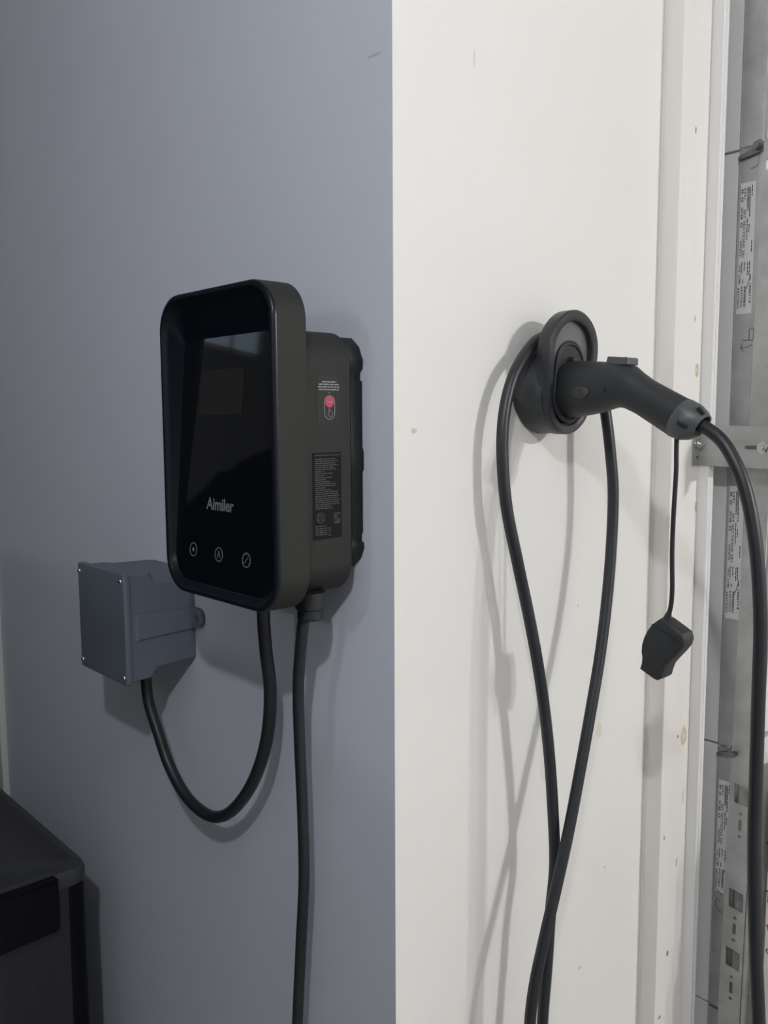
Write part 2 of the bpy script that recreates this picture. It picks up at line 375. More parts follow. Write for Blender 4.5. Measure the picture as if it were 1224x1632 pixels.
def sticker(sec, ztop, zbot, lean=0.0, faint=False):
    b = box(.0885, .1165, EY - .0004, EY - .0001, zbot, ztop)
    obj('sticker', b, 'sticker', sec)
    # print runs down the sticker: text x axis points down, text y axis points to +x
    def pm(u, v): return Matrix(((0, 1, 0, v), (0, 0, -1, EY - .0006), (-1, 0, 0, u), (0, 0, 0, 1)))
    b = bmesh.new(); H = ztop - zbot; q = H / .226
    def tx(s, dz, x, wd, h=.0042): merge(b, textbm(s, pm(ztop - dz * q, x), wd * q, h, .00008, .012))
    tx("8 0", .010, .0900, .022); tx("X8 0", .040, .0900, .036); tx("WHITE", .098, .0900, .028); tx("WL STD", .140, .0900, .034, .0036)
    tx("64373003", .180, .0890, .036, .0042)
    tx("5391", .009, .0951, .019); tx("SET SECTIONS 291", .046, .0951, .082, .0046); tx("64373003", .178, .0951, .036, .0042)
    tx("1886714", .174, .1106, .034, .0042)
    rnd = random.Random(3)
    for x0, z0_, ln in ((.1012, .008, .040), (.1012, .178, .038)):             # bar codes
        u = 0
        while u < ln:
            wb = rnd.choice((.0006, .001, .0016)); zz = ztop - (z0_ + u) * q
            box(x0, x0 + .0040, EY - .0007, EY - .0005, zz - wb * q, zz, bm=b); u += wb + rnd.choice((.0006, .0009))
    mt = Matrix(((0, 1, 0, 0), (0, 0, -1, EY - .0006), (-1, 0, 0, 0), (0, 0, 0, 1)))
    rows = []
    for v, a, c in ((.1100, .006, .024), (.1066, .010, .060), (.1030, .062, .098), (.1066, .072, .086), (.1125, .100, .120), (.1100, .136, .160), (.1066, .137, .160), (.1005, .136, .152), (.0955, .136, .156), (.0930, .166, .173), (.0985, .166, .173), (.1125, .160, .170)):
        rows.append((v, words(-(ztop - a * q), -(ztop - c * q), rnd)))
    merge(b, rows_bm([(v, [(u0, u1) for u0, u1 in ws]) for v, ws in rows], .0016, mt))
    merge(b, stroke([(.113, ztop - .158 * q), (.1075, ztop - .178 * q), (.1035, ztop - .186 * q)], .0011, Matrix(((1, 0, 0, 0), (0, 0, -1, EY - .0008), (0, 1, 0, 0), (0, 0, 0, 1)))))
    obj('sticker_print', b, 'ink', sec)
sticker(secs[3], 1.998, 1.766); sticker(secs[2], 1.451, 1.199); sticker(secs[1], .880, .652)
PE = Matrix(((1, 0, 0, 0), (0, 0, -1, EY - .0006), (0, 1, 0, 0), (0, 0, 0, 1)))
b = stroke([(.102, 1.7175), (.1145, 1.7180), (.121, 1.7170), (.1225, 1.7205), (.1225, 1.7360), (.120, 1.7395), (.116, 1.7385), (.1142, 1.7350), (.1145, 1.7180)], .0013, PE)
merge(b, stroke([(.1205, 1.7095), (.112, 1.7055), (.0995, 1.7045)], .0013, PE)); merge(b, stroke([(.1015, 1.7125), (.0990, 1.7045), (.1045, 1.6985)], .0013, PE))
obj('marker_drawing', b, 'bluepen', secs[3], label='blue handwritten letter and arrow')
b = stroke([(.088, .660), (.104, .648)], .0012, PE); merge(b, stroke([(.099, .634), (.093, .638), (.0905, .632), (.092, .624), (.097, .616), (.106, .612)], .0011, PE))
obj('marker_drawing', b, 'ink', secs[1], label='faint handwritten mark')
# end hinges with roller stems where two sections meet
hb = bmesh.new()
outl = [(-.019, -.010), (.021, -.004), (.030, -.004), (.027, .010), (.020, .018), (.008, .015), (.004, .004), (-.019, -.005)]
merge(hb, flat(outl, [], .0035, Matrix(((1, 0, 0, 0), (0, 0, -1, -.006), (0, 1, 0, 0), (0, 0, 0, 1)))))
merge(hb, tube([(.018, -.010, .004), (.018, -.024, .004)], .0055, 10, 0))
merge(hb, tube([(.010, -.0098, .004), (.021, -.0098, .009), (.026, -.0098, .000)], .0014, 6, 4))
hm = mesh_of(hb); hm.materials.append(M['galv_dark'])
for sec, z in ((secs[4], 2.048), (secs[2], .940)):
    obj('hinge', hm, 'galv_dark', sec, loc=(.105, EY, z))
    pl = flat([(.101, z - .012), (.120, z - .006), (.119, z - .022), (.114, z - .026), (.106, z - .027)], [], .0006, Matrix(((1, 0, 0, 0), (0, 0, -1, EY - .002), (0, 1, 0, 0), (0, 0, 0, 1))))
    obj('hinge_leaf', pl, 'galv', sec)
obj('bottom_seal', box(.064, .118, EY + .004, DY1, 0.0, .004), 'tray', door)

door.location.x -= .0242

# ================================================================== DOOR TRACK
track = thing('door_track', 'galvanised perforated garage door track bolted to the jamb by a flat bracket', 'track', (.125, .735, 0))
TY = .789
def tx_(z): return .0850 + (z - .39) * .0143        # the track leans away from the jamb going up
holes = []
def slot(c, z0, z1, r): return [(c + r * math.cos(a), z0 + r * math.sin(a)) for a in [math.pi + math.pi * k / 6 for k in range(7)]] + [(c + r * math.cos(a), z1 + r * math.sin(a)) for a in [math.pi * k / 6 for k in range(7)]]
for zc in (.868, .6575, .537, 2.2, .35, 0.20):
    xx = tx_(zc); holes.append([(xx + .0095, zc - .0185), (xx + .0375, zc - .0215), (xx + .0375, zc + .0155), (xx + .0095, zc + .0195)])
for zc in (.8075, .597, .476, .28):
    xx = tx_(zc) + .0235; holes += [slot(xx, zc - .0085, zc + .0085, .0034), circ(xx + .0005, zc + .0225, .0033, 12), circ(xx - .0005, zc - .0225, .0033, 12)]
for zc in (2.0715, 2.018): holes.append([(tx_(zc) + .0045, zc - .008), (tx_(zc) + .012, zc - .008), (tx_(zc) + .012, zc + .008), (tx_(zc) + .0045, zc + .008)])
b = flat([(tx_(.02), .02), (tx_(.02) + .043, .02), (tx_(2.4) + .043, 2.4), (tx_(2.4), 2.4)], holes, .0010, Matrix(((1, 0, 0, 0), (0, 0, -1, TY), (0, 1, 0, 0), (0, 0, 0, 1))))
obj('perforated_angle', b, 'galv', track)
# rolled track channel behind the angle's free edge
prof = [(.044, 0), (.050, 0), (.0515, .003), (.0515, .014), (.0495, .018), (.0445, .019), (.043, .017), (.0445, .0172), (.0490, .0165), (.0500, .013), (.0500, .004), (.0490, .0015), (.044, .0015)]
b = loft([[Vector((tx_(z) + px_, TY + .0015 + py_, z)) for px_, py_ in prof] for z in (.02, .8, 1.6, 2.4)])
obj('track_channel', b, 'galv', track, smooth=30)
# bracket: flange on the jamb, leg along the angle
LY = .7315
sl = [(.1258 + .0034 * math.cos(a), 1.5257 + .0034 * math.sin(a)) for a in [math.radians(90 + 30 * k) for k in range(7)]] + [(.1545, 1.5223), (.1545, 1.5291)]
b = flat([(JX + .002, 1.491), (.215, 1.489), (.215, 1.562), (JX + .002, 1.564)], [sl], .0011, Matrix(((1, 0, 0, 0), (0, 0, -1, LY), (0, 1, 0, 0), (0, 0, 0, 1))))
box(JX + .0003, JX + .0028, .7076, LY + .001, 1.491, 1.564, bm=b); box(.146, .168, LY + .001, TY - .001, 1.505, 1.548, bm=b)
obj('bracket', b, 'galv', track)
hx = flat(circ(0, 0, .0085, 6), [], .0028, Matrix.Identity(4)); merge(hx, xform(flat(circ(0, 0, .0105, 20), [], .0007, Matrix.Identity(4)), Matrix.Translation((0, 0, -.003))))
merge(hx, xform(flat(circ(0, 0, .0045, 12), [], .0035, Matrix.Identity(4)), Matrix.Translation((0, 0, .003))))
hmesh = mesh_of(hx); hmesh.materials.append(M['bolt'])
o1 = obj('bolt', hmesh, 'bolt', track, loc=(JX + .0065, .7215, 1.530)); o1.rotation_euler = (0, math.pi / 2, 0)
o2 = copyobj(o1, track, (.1553, LY - .0045, 1.5255)); o2.rotation_euler = (math.pi / 2, 0, 0)
b = flat(circ(0, 0, .0022, 10), [], .0003, at2(plane_x(JX + .0031), .7225, 1.506)); obj('bolt_hole', b, 'hole', track)

# ================================================================== EV CHARGER
ch = thing('ev_charger', 'dark grey wall-mounted electric car charger with black glass front on the grey wall', 'car charger', (-.1733, 0, 1.335))
X0, X1, Z0, Z1, YF, YB = -.3133, -.0334, 1.3345, 1.7505, -.165, -.1127
def RR(i, y, dz=0, r=.050): return XZ(rrect(X0 + i, X1 - i, Z0 + i, Z1 - i, max(r - i, .006), 10), y)
obj('front_shell', loft([RR(.004, YB), RR(0, YB - .003), RR(0, YF + .006)], True, False), 'shell', ch, smooth=35)
GK, GY0, GZ0 = .080, -.1305, 1.690
def gy(z): return GY0 - (GZ0 - z) * GK
gl = rrect(X0 + .0125, X1 - .0125, 1.3515, 1.691, (.042, .012, .012, .042), 10)
gloop = [Vector((x, gy(z), z)) for x, z in gl]
mid = [Vector((x, min(gy(z) - .004, YF + .012), z)) for x, z in rrect(X0 + .0100, X1 - .0100, 1.3490, 1.7360, (.042, .040, .040, .042), 10)]
obj('bezel', loft([RR(0, YF + .006), RR(0, YF + .004), RR(.0012, YF + .0012), RR(.004, YF), RR(.0075, YF), RR(.0095, YF + .002), mid, gloop], False, False), 'bezel', ch, smooth=50)
glass = obj('display_glass', loft([gloop, [p + Vector((0, .004, 0)) for p in gloop]]), 'glass', ch)
# decals lie on the tilted glass: local u = x, v measured along the glass from z = 0
_c = 1 / math.sqrt(1 + GK * GK); _s = GK * _c
def GP(lift=.0003):
    # v is world z: the shape is sheared on to the tilted glass, so that z stays z
    return Matrix(((1, 0, 0, 0), (0, GK, -1, GY0 - GZ0 * GK - lift), (0, 1, 0, 0), (0, 0, 0, 1)))
obj('screen', flat([(-.2505, 1.5855), (-.1430, 1.5865), (-.1430, 1.6470), (-.2505, 1.6470)], [], .0001, GP()), 'lcd', glass, label='small dark rectangular screen behind the glass')
obj('logo_lettering', textbm('Aimiler', at2(GP(.0004), -.2215, 1.4555), .0685, .0172, .0001, .022), 'print_', glass, label='grey lettering below the screen')
def icon(u, extra):
    b = flat(circ(u, 1.3965, .0100, 36), [circ(u, 1.3965, .0086, 36)], .0001, GP(.0004))
    for e in extra: merge(b, e)
    obj('touch_icon', b, 'print_', glass)
icon(-.2516, [flat(rrect(-.2516 - .0026, -.2516 + .0026, 1.3938, 1.3992, .0016, 4), [], .0001, GP(.0004))])
icon(-.1845, [textbm('A', at2(GP(.0004), -.1845 - .0040, 1.3915), .0080, .0105, .0001)])
tk = [stroke([(-.1173 + .0066 * math.cos(a), 1.3965 + .0066 * math.sin(a)), (-.1173 + .0084 * math.cos(a), 1.3965 + .0084 * math.sin(a))], .0007, GP(.0004)) for a in [math.radians(-30 + 40 * k) for k in range(7)]]
icon(-.1173, tk + [stroke([(-.1208, 1.3925), (-.1138, 1.4005)], .0013, GP(.0004))])
# rear body
BX0, BX1, BZ0, BZ1 = -.2917, -.0550, 1.3455, 1.6945
def RB(i, y): return XZ(rrect(BX0 + i, BX1 - i, BZ0 + i, BZ1 - i, .044 - i, 10), y)
obj('rear_body', loft([RB(0, YB + .0005), RB(0, -.028), RB(.003, -.0245), RB(.0045, -.0235)]), 'shell', ch, smooth=35)
# wall bracket with stepped, notched side edges
rt = [(-.110, 1.3735), (-.083, 1.3755), (-.0665, 1.3880), (-.0598, 1.4020), (-.0600, 1.4100), (-.0645, 1.4120), (-.0645, 1.4215), (-.0620, 1.4250), (-.0620, 1.5060), (-.0595, 1.5110), (-.0595, 1.5350), (-.0620, 1.5410), (-.0620, 1.6290), (-.0660, 1.6310), (-.0660, 1.6400), (-.0605, 1.6460), (-.0600, 1.6580), (-.0680, 1.6760), (-.0830, 1.6880), (-.110, 1.6910)]
lf = [(-.3467 - x, z) for x, z in reversed(rt)]
obj('wall_bracket', flat(rt + lf, [], .0115, at2(plane_y(-.0118), 0, 0)), 'backp', ch)
# reset sticker on the side
stk = obj('reset_sticker', flat(rrect(-.0830, -.0440, 1.5705, 1.6350, .004, 5), [], .00015, plane_x(BX1 + .0002)), 'stickdark', ch, label='dark instruction sticker with a red button print')
PX = plane_x(BX1 + .0005)
rnd = random.Random(5)
obj('sticker_print', rows_bm([(z, words(a, c, rnd)) for z, a, c in ((1.6270, -.0745, -.0510), (1.6237, -.0800, -.0470), (1.6204, -.0815, -.0458), (1.6170, -.0800, -.0470))], .0016, PX), 'wprint', stk)
obj('sticker_dot', flat(circ(-.0627, 1.6128, .0009, 12), [], .0001, PX), 'wprint', stk)
pill = lambda r, h: [(-.0627 + r * math.cos(a), 1.6005 + r * math.sin(a)) for a in [math.pi * k / 12 for k in range(13)]] + [(-.0627 + r * math.cos(a), 1.6005 - h + r * math.sin(a)) for a in [math.pi + math.pi * k / 12 for k in range(13)]]
obj('button_outline', flat(pill(.0090, .0130), [pill(.0082, .0130)], .0001, PX), 'wprint', stk)
obj('red_button', flat(circ(-.0627, 1.6012, .0072, 28), [], .0001, PX), 'red', stk, label='red round button print')
obj('button_lettering', rows_bm([(1.6012, [(-.0665, -.0652), (-.0648, -.0635), (-.0631, -.0618), (-.0614, -.0601), (-.0597, -.0586)])], .0018, plane_x(BX1 + .0008)), 'wprint', stk)
hand = [(-.0660, 1.5862), (-.0648, 1.5870), (-.0640, 1.5862), (-.0640, 1.5922), (-.0630, 1.5928), (-.0622, 1.5920), (-.0622, 1.5890), (-.0595, 1.5888), (-.0582, 1.5872), (-.0585, 1.5845), (-.0600, 1.5822), (-.0622, 1.5818), (-.0640, 1.5835)]
obj('hand_icon', stroke(hand, .0006, PX, closed=True), 'wprint', stk)
# rating label
lab = obj('rating_label', flat([(-.0925, 1.4222), (-.0443, 1.4232), (-.0440, 1.5362), (-.0922, 1.5360)], [], .00015, plane_x(BX1 + .0002)), 'labelblk', ch, label='black rating label full of small grey print')
rws = [(1.5325, words(-.0885, -.0460, rnd))]; z = 1.5275
for ue in (-.054, -.050, -.054, -.0495, -.0575, -.053, -.072, -.059, -.072, -.060, -.071, -.063, -.054, -.0535, -.071, -.061, -.050, -.0505, -.048, -.050, -.047, -.0485, -.048, -.062, -.059):
    rws.append((z, words(-.0880, ue, rnd))); z -= .00268
for zz, ue in ((1.4400, -.0700), (1.4370, -.0690), (1.4342, -.0690), (1.4316, -.0700), (1.4290, -.0680)): rws.append((zz, words(-.0885, ue, rnd)))
rws += [(1.4445, [(-.0565, -.0470)]), (1.4425, [(-.0565, -.0480)])]
obj('label_print', rows_bm(rws, .00115, PX), 'lprint', lab)
b = flat(circ(-.0795, 1.4512, .0068, 30), [circ(-.0795, 1.4512, .0061, 30)], .0001, PX)
merge(b, textbm('ETL', at2(PX, -.0838, 1.4474), .0088, .0076, .0001)); obj('certification_mark', b, 'lprint', lab)
b = flat([(-.0578, 1.4460), (-.0570, 1.4460), (-.0570, 1.4504), (-.0545, 1.4504), (-.0545, 1.4511), (-.0570, 1.4511), (-.0570, 1.4555), (-.0540, 1.4555), (-.0540, 1.4562), (-.0578, 1.4562)], [], .0001, PX)
for rr in (.0052, .0028): merge(b, stroke([(-.0500 + rr * math.cos(a), 1.4511 + rr * math.sin(a)) for a in [math.radians(45 + 270 * k / 18) for k in range(19)]], .0009, PX))
obj('certification_mark', b, 'lprint', lab)
b = stroke([(-.0665, 1.4300), (-.0632, 1.4372)], .0006, PX); merge(b, stroke([(-.0632, 1.4300), (-.0665, 1.4372)], .0006, PX)); merge(b, stroke([(-.0670, 1.4372), (-.0627, 1.4372)], .0007, PX)); box(0, 0.0001, 0, .0001, 0, .0001).free()
merge(b, rows_bm([(1.4272, [(-.0668, -.0628)])], .0012, PX)); obj('bin_symbol', b, 'lprint', lab)
# cable glands
def gland(x, y, r, z0):
    b = loft([[Vector((x + q * math.cos(a), y + q * math.sin(a), zz)) for a in [2 * math.pi * k / 24 for k in range(24)]] for q, zz in ((r * 1.15, BZ0 + .004), (r * 1.15, z0 + .016), (r, z0 + .014), (r, z0 + .002), (r * .85, z0))])
    obj('cable_gland', b, 'backp', ch, smooth=35)
gland(-.0815, -.078, .0178, 1.312); gland(-.2040, -.070, .0160, 1.316)

# ================================================================== JUNCTION BOX
jb = thing('junction_box', 'square grey plastic junction box with screwed lid below the charger', 'junction box', (-.60, 0, 1.13))
JX0, JX1, JZ0, JZ1 = -.6935, -.5120, 1.1325, 1.3240
def jsec(y, i, ch_):
    x0, x1, z0, z1 = JX0 + .004 + i, JX1 - .004 - i, JZ0 + .004 + i, JZ1 - .004 - i; c = max(ch_, .0015)
    return XZ([(x0 + c, z0), (x1 - c, z0), (x1, z0 + c), (x1, z1 - c), (x1 - c, z1), (x0 + c, z1), (x0, z1 - c), (x0, z0 + c)], y)
obj('box_body', loft([jsec(-.0005, .004, .018), jsec(-.010, .003, .020), jsec(-.078, .0015, .018), jsec(-.090, .001, .003), jsec(-.126, 0, .002)]), 'pvc', jb)
obj('lid', loft([XZ(rrect(JX0 + i, JX1 - i, JZ0 + i, JZ1 - i, .005, 4), y) for i, y in ((.001, -.1255), (0, -.127), (0, -.1355), (.0012, -.137), (.003, -.1373))]), 'pvc', jb, smooth=40)
obj('side_rib', loft([YZ([(-.118, 1.207), (-.008, 1.2115), (-.008, 1.249), (-.118, 1.2525)], JX1 - .0055), YZ([(-.112, 1.208), (-.009, 1.2125), (-.009, 1.248), (-.112, 1.2515)], JX1 - .0022)]), 'pvc', jb)
ear = flat([(JX1 - .012, 1.2155), (-.500, 1.2150)] + [(-.500 + .0155 * math.cos(a), 1.2320 + .0165 * math.sin(a)) for a in [math.radians(-80 + 160 * k / 12) for k in range(13)]] + [(-.500, 1.2490), (JX1 - .012, 1.2485)], [circ(-.4985, 1.2315, .0060, 16)], .0055, plane_y(-.0065))
obj('mounting_ear', ear, 'pvc', jb)
ear2 = flat([(-JX0 - .0, 0)] and [(JX0 + .012, 1.2155), (-.7055, 1.2150)] + [(-.7055 - .0155 * math.cos(a), 1.2320 + .0165 * math.sin(a)) for a in [math.radians(-80 + 160 * k / 12) for k in range(13)]] + [(-.7055, 1.2490), (JX0 + .012, 1.2485)], [circ(-.707, 1.2315, .0060, 16)], .0055, plane_y(-.0065))
obj('mounting_ear', ear2, 'pvc', jb)
sb = loft([[Vector((r * math.cos(a), y, r * math.sin(a))) for a in [2 * math.pi * k / 14 for k in range(14)]] for r, y in ((.0042, .0005), (.0042, -.0010), (.0034, -.0026), (.0018, -.0033))])
sm = mesh_of(sb, 40); sm.materials.append(M['chrome'])
slotm = mesh_of(merge(box(-.0022, .0022, -.0036, -.0028, -.0005, .0005), box(-.0005, .0005, -.0036, -.0028, -.0022, .0022))); slotm.materials.append(M['hole'])
for i, (x, z) in enumerate(((JX0 + .0085, 1.3095), (JX1 - .0105, 1.3110), (JX0 + .0085, 1.1465), (JX1 - .0085, 1.1465))):
    s = obj('screw', sm, 'chrome', jb, loc=(x, -.1373, z)); obj('screw_slot', slotm, 'hole', s, loc=(x, -.1373, z))
obj('cable_entry', loft([[Vector((-.586 + r * math.cos(a), -.066 + r * math.sin(a), zz)) for a in [2 * math.pi * k / 20 for k in range(20)]] for r, zz in ((.016, 1.140), (.016, 1.126), (.0125, 1.122))]), 'pvc', jb, smooth=35)

# ================================================================== CABLES
inp = [(-.586, -.066, 1.130), (-.584, -.066, 1.105), (-.577, -.066, 1.074), (-.554, -.063, 1.028), (-.520, -.059, .970), (-.465, -.056, .929), (-.398, -.054, .920), (-.345, -.054, .940), (-.288, -.055, .990), (-.244, -.057, 1.049), (-.217, -.058, 1.111), (-.205, -.060, 1.182), (-.205, -.066, 1.240), (-.204, -.070, 1.290), (-.204, -.070, 1.318)]
obj('power_cable', tube(inp, .0098, 16, 8), 'cable', smooth=60, label='thick black cable looping from the grey junction box up to the charger', cat='cable')

pth = [(-.0815, -.078, 1.330), (-0.0923, -0.0780, 1.3204), (-0.1059, -0.0760, 1.2741), (-0.1234, -0.0690, 1.2068), (-0.1332, -0.0610, 1.1250), (-0.1365, -0.0550, 1.0101), (-0.1412, -0.0510, 0.9114), (-0.1519, -0.0500, 0.8087), (-0.1647, -0.0500, 0.6700), (-.175, -.055, .45), (-.165, -.07, .20), (-.12, -.12, .05), (-.02, -.19, .0100), (.12, -.16, .0100), (.24, .02, .0100), (.23, .20, .03),
       (.12, .235, .16), (.075, .240, .40), (.067, .247, .640), (.067, .256, .735), (.066, .265, .825), (.064, .276, .891), (.062, .273, .973), (.061, .260, 1.085), (.058, .243, 1.186), (.050, .228, 1.273), (.043, .205, 1.368), (.039, .183, 1.452), (.036, .177, 1.514), (.034, .179, 1.567), (.032, .191, 1.611), (.031, .209, 1.645), (.027, .238, 1.673), (.022, .272, 1.694), (.020, .308, 1.701), (.023, .346, 1.692), (.032, .382, 1.662), (.046, .402, 1.618), (.055, .404, 1.575), (.061, .407, 1.525), (.065, .411, 1.466), (.067, .407, 1.388), (.071, .392, 1.300), (.076, .369, 1.214), (.081, .337, 1.122), (.084, .306, 1.031), (.086, .278, .950), (.087, .248, .873), (.087, .221, .803), (.087, .200, .742), (.087, .190, .684), (.088, .185, .45), (.11, .19, .20), (.18, .24, .055), (.29, .36, .0100), (.42, .45, .0100), (.50, .40, .02), (.47, .33, .10), (.41, .308, .35), (.385, .306, .60), (.3732, .306, .783), (.3645, .306, .895), (.3576, .306, 1.022), (.3558, .306, 1.1485), (.3549, .306, 1.2314), (.3539, .306, 1.3132), (.3489, .306, 1.3772), (.341, .306, 1.4326), (.3274, .306, 1.4876), (.3129, .306, 1.5206), (.2933, .306, 1.5491), (.2700, .306, 1.5660), (.250, .306, 1.5745)]
obj('charging_cable', tube(pth, lambda t: .0082 if t < .12 else (.0088 if t > .22 else .0082 + .0006 * (t - .12) / .10), 16, 6), 'cable', smooth=60, label='long black charging cable draped over the round holder and hanging to the floor', cat='cable')

# ================================================================== CONNECTOR HOLDER
hd = thing('connector_holder', 'black round wall holder with a raised loop on the white wall', 'holder', (0, .306, 1.61))
HY, N = .306, 40
def hull(r1, z1, r2, z2, n=40):
    # outline of two stacked circles (lower r1 at z1, upper r2 at z2), counter-clockwise
    d = z2 - z1; s = (r1 - r2) / d; a = math.asin(max(-1, min(1, s))); pts = []
    for k in range(n // 2 + 1):
        t = a + (math.pi - 2 * a) * k / (n // 2); pts.append((HY + r2 * math.cos(t), z2 + r2 * math.sin(t)))
    for k in range(n // 2 + 1):
        t = math.pi - a + (math.pi + 2 * a) * k / (n // 2); pts.append((HY + r1 * math.cos(t), z1 + r1 * math.sin(t)))
    return pts
b = loft([YZ(circ(HY, 1.6230, .0660, N), 0.0), YZ(circ(HY, 1.6230, .0680, N), .003), YZ(circ(HY, 1.6230, .0680, N), .007), YZ(circ(HY, 1.6200, .0640, N), .020), YZ(circ(HY, 1.6150, .0590, N), .036), YZ(circ(HY, 1.6120, .0560, N), .046),
          YZ(circ(HY, 1.6120, .0450, N), .046), YZ(circ(HY, 1.6140, .0430, N), .020)])
obj('holder_base', b, 'holder', hd, smooth=40)
shear = Matrix(((1, 0, .075, -.075 * 1.60), (0, 1, 0, 0), (0, 0, 1, 0), (0, 0, 0, 1)))
ring_o = hull(.0535, 1.608, .0605, 1.6755); ring_i = hull(.0425, 1.610, .0465, 1.6740)
def inset(pts, f):
    c = Vector((HY, 1.642)); return [(c.x + (p[0] - c.x) * f, c.y + (p[1] - c.y) * f) for p in pts]
b = loft([YZ(inset(ring_o, .985), .0340), YZ(ring_o, .0360), YZ(ring_o, .0545), YZ(inset(ring_o, .975), .0570), YZ(inset(ring_i, 1.04), .0570), YZ(ring_i, .0550), YZ(ring_i, .0340)], False, False)
bm_v = None
xform(b, shear)
n_ = len(ring_o); b.verts.ensure_lookup_table(); L6 = len(b.verts) - n_
for i in range(n_): b.faces.new((b.verts[L6 + i], b.verts[L6 + (i + 1) % n_], b.verts[(i + 1) % n_], b.verts[i]))
obj('flange_loop', b, 'holder', hd, smooth=40)
b = loft([YZ(inset(ring_i, 1.01), .0420), YZ(inset(ring_i, 1.01), .0470)]); xform(b, shear)
obj('recess_plate', b, 'holder_gloss', hd)
hood = hull(.0405, 1.611, .0335, 1.659)
def hin(f): return [(HY + (p[0] - HY) * f, 1.630 + (p[1] - 1.630) * f) for p in hood]
obj('socket_hood', loft([YZ(hin(1.0), .044), YZ(hin(1.0), .0555), YZ(hin(.96), .0570), YZ(hin(.90), .0570), YZ(hin(.88), .0550)]), 'backp', hd, smooth=40)

# ================================================================== CONNECTOR
cn = thing('charging_connector', 'black car charging plug resting in the round wall holder', 'charging plug', (.15, .306, 1.61))
def section(top, bot, wy, n=28, e=2.6):
    t = Vector((top[0], 0, top[1])); q = Vector((bot[0], 0, bot[1])); c = (t + q) / 2; h = (t - q) / 2; out = []
    for k in range(n):
        a = 2 * math.pi * k / n; ca, sa = math.cos(a), math.sin(a)
        u = math.copysign(abs(ca) ** (2 / e), ca); v = math.copysign(abs(sa) ** (2 / e), sa)
        p = c + h * v; out.append(Vector((p.x, HY + wy * u, p.z)))
    return out
secs_ = [((.030, 1.645), (.030, 1.585), .026), ((.050, 1.6470), (.050, 1.5830), .0275), ((.0515, 1.6615), (.0515, 1.5790), .031), ((.0674, 1.6623), (.0680, 1.5795), .0325), ((.0892, 1.6608), (.0890, 1.5825), .0325), ((.1158, 1.6586), (.1130, 1.5868), .0315), ((.1365, 1.6562), (.1290, 1.5915), .0300), ((.1610, 1.6510), (.1420, 1.5937), .0285), ((.1718, 1.6425), (.1540, 1.5915), .0270), ((.1915, 1.6298), (.1710, 1.5838), .0255), ((.2202, 1.6154), (.1960, 1.5690), .0255), ((.2470, 1.6023), (.2215, 1.5540), .0265)]
e_ = [2.0, 2.0, 2.2, 2.5, 2.6, 2.6, 2.6, 2.6, 2.5, 2.3, 2.2, 2.1]
b = loft([section(t, q, w_, e=ee) for (t, q, w_), ee in zip(secs_, e_)])
obj('connector_body', b, 'conn', cn, smooth=50)
b = loft([section(t, q, w_, e=2.1) for t, q, w_ in (((.2466, 1.6027), (.2211, 1.5536), .0268), ((.2475, 1.6030), (.2220, 1.5534), .0274), ((.2620, 1.5955), (.2345, 1.5487), .0272), ((.2710, 1.5870), (.2470, 1.5490), .0215), ((.2750, 1.5810), (.2575, 1.5530), .0165), ((.2740, 1.5795), (.2580, 1.5540), .0140), ((.2640, 1.5825), (.2510, 1.5600), .0125))])
obj('collar', b, 'collar', cn, smooth=45)
for pos, rot, sz in (((.2515, .2815, 1.5700), -.5, (.0075, .003, .0022)), ((.2695, .2950, 1.5875), -.9, (.006, .003, .0022))):
    q = box(-sz[0], sz[0], -sz[1], sz[1], -sz[2], sz[2], .0012); xform(q, Matrix.Translation(pos) @ Matrix.Rotation(-rot, 4, 'Y') @ Matrix.Rotation(.25, 4, 'Z')); obj('collar_notch', q, 'hole', cn)
q = box(.1240, .1610, HY - .0135, HY + .0135, 1.6515, 1.6650, .0018); 
for v in q.verts:
    if v.co.z > 1.658: v.co.z -= max(0, v.co.x - .142) * .18; 
    if v.co.z > 1.658 and v.co.x < .13: v.co.x += .003
obj('release_button', q, 'collar', cn, label='dark grey latch button')
obj('button_screw', flat(circ(.1495, HY - .0, .0022, 12), [], .0004, Matrix(((1, 0, 0, 0), (0, 1, 0, 0), (-.18, 0, 1, 1.6643 + .18 * .1420), (0, 0, 0, 1)))), 'hole', cn)
obj('latch', box(.040, .066, HY - .006, HY + .006, 1.6610, 1.6680, .0015), 'conn', cn)
em = loft([XZ([(.0955 + .0150 * math.cos(a) * f, 1.6150 + .0085 * math.sin(a) * f) for a in [2 * math.pi * k / 28 for k in range(28)]], y) for f, y in ((1, HY - .0300), (1, HY - .0328), (.92, HY - .0334))])
obj('emblem', em, 'emblem', cn, smooth=40, label='oval moulded emblem')
obj('body_notch', stroke([(.1340, 1.6215), (.1365, 1.6135)], .0022, plane_y(HY - .0303), .0004), 'hole', cn)
teth = [(.2300, .306, 1.552), (.2303, .306, 1.530), (.2308, .306, 1.510), (.2298, .306, 1.475), (.2287, .306, 1.439), (.2284, .306, 1.405), (.2290, .306, 1.379), (.2303, .306, 1.345), (.2288, .306, 1.320), (.2235, .306, 1.3010)]
obj('cap_tether', tube(teth, lambda t: .0033 if t < .93 else .0033 + (t - .93) * .045, 10, 6), 'cable', cn, smooth=60)
capo = [(.2205, 1.3045), (.2270, 1.3030), (.2545, 1.2890), (.2560, 1.2840), (.2575, 1.2790), (.2550, 1.2700), (.2480, 1.2600), (.2380, 1.2480), (.2310, 1.2390), (.2275, 1.2290), (.2255, 1.2210), (.2180, 1.2160), (.2130, 1.2170), (.1910, 1.2268), (.1935, 1.2350), (.1940, 1.2440), (.1925, 1.2520), (.1930, 1.2620), (.1960, 1.2730), (.2010, 1.2840), (.2080, 1.2940), (.2150, 1.3000)]
cc = Vector((.2235, 1.2620))
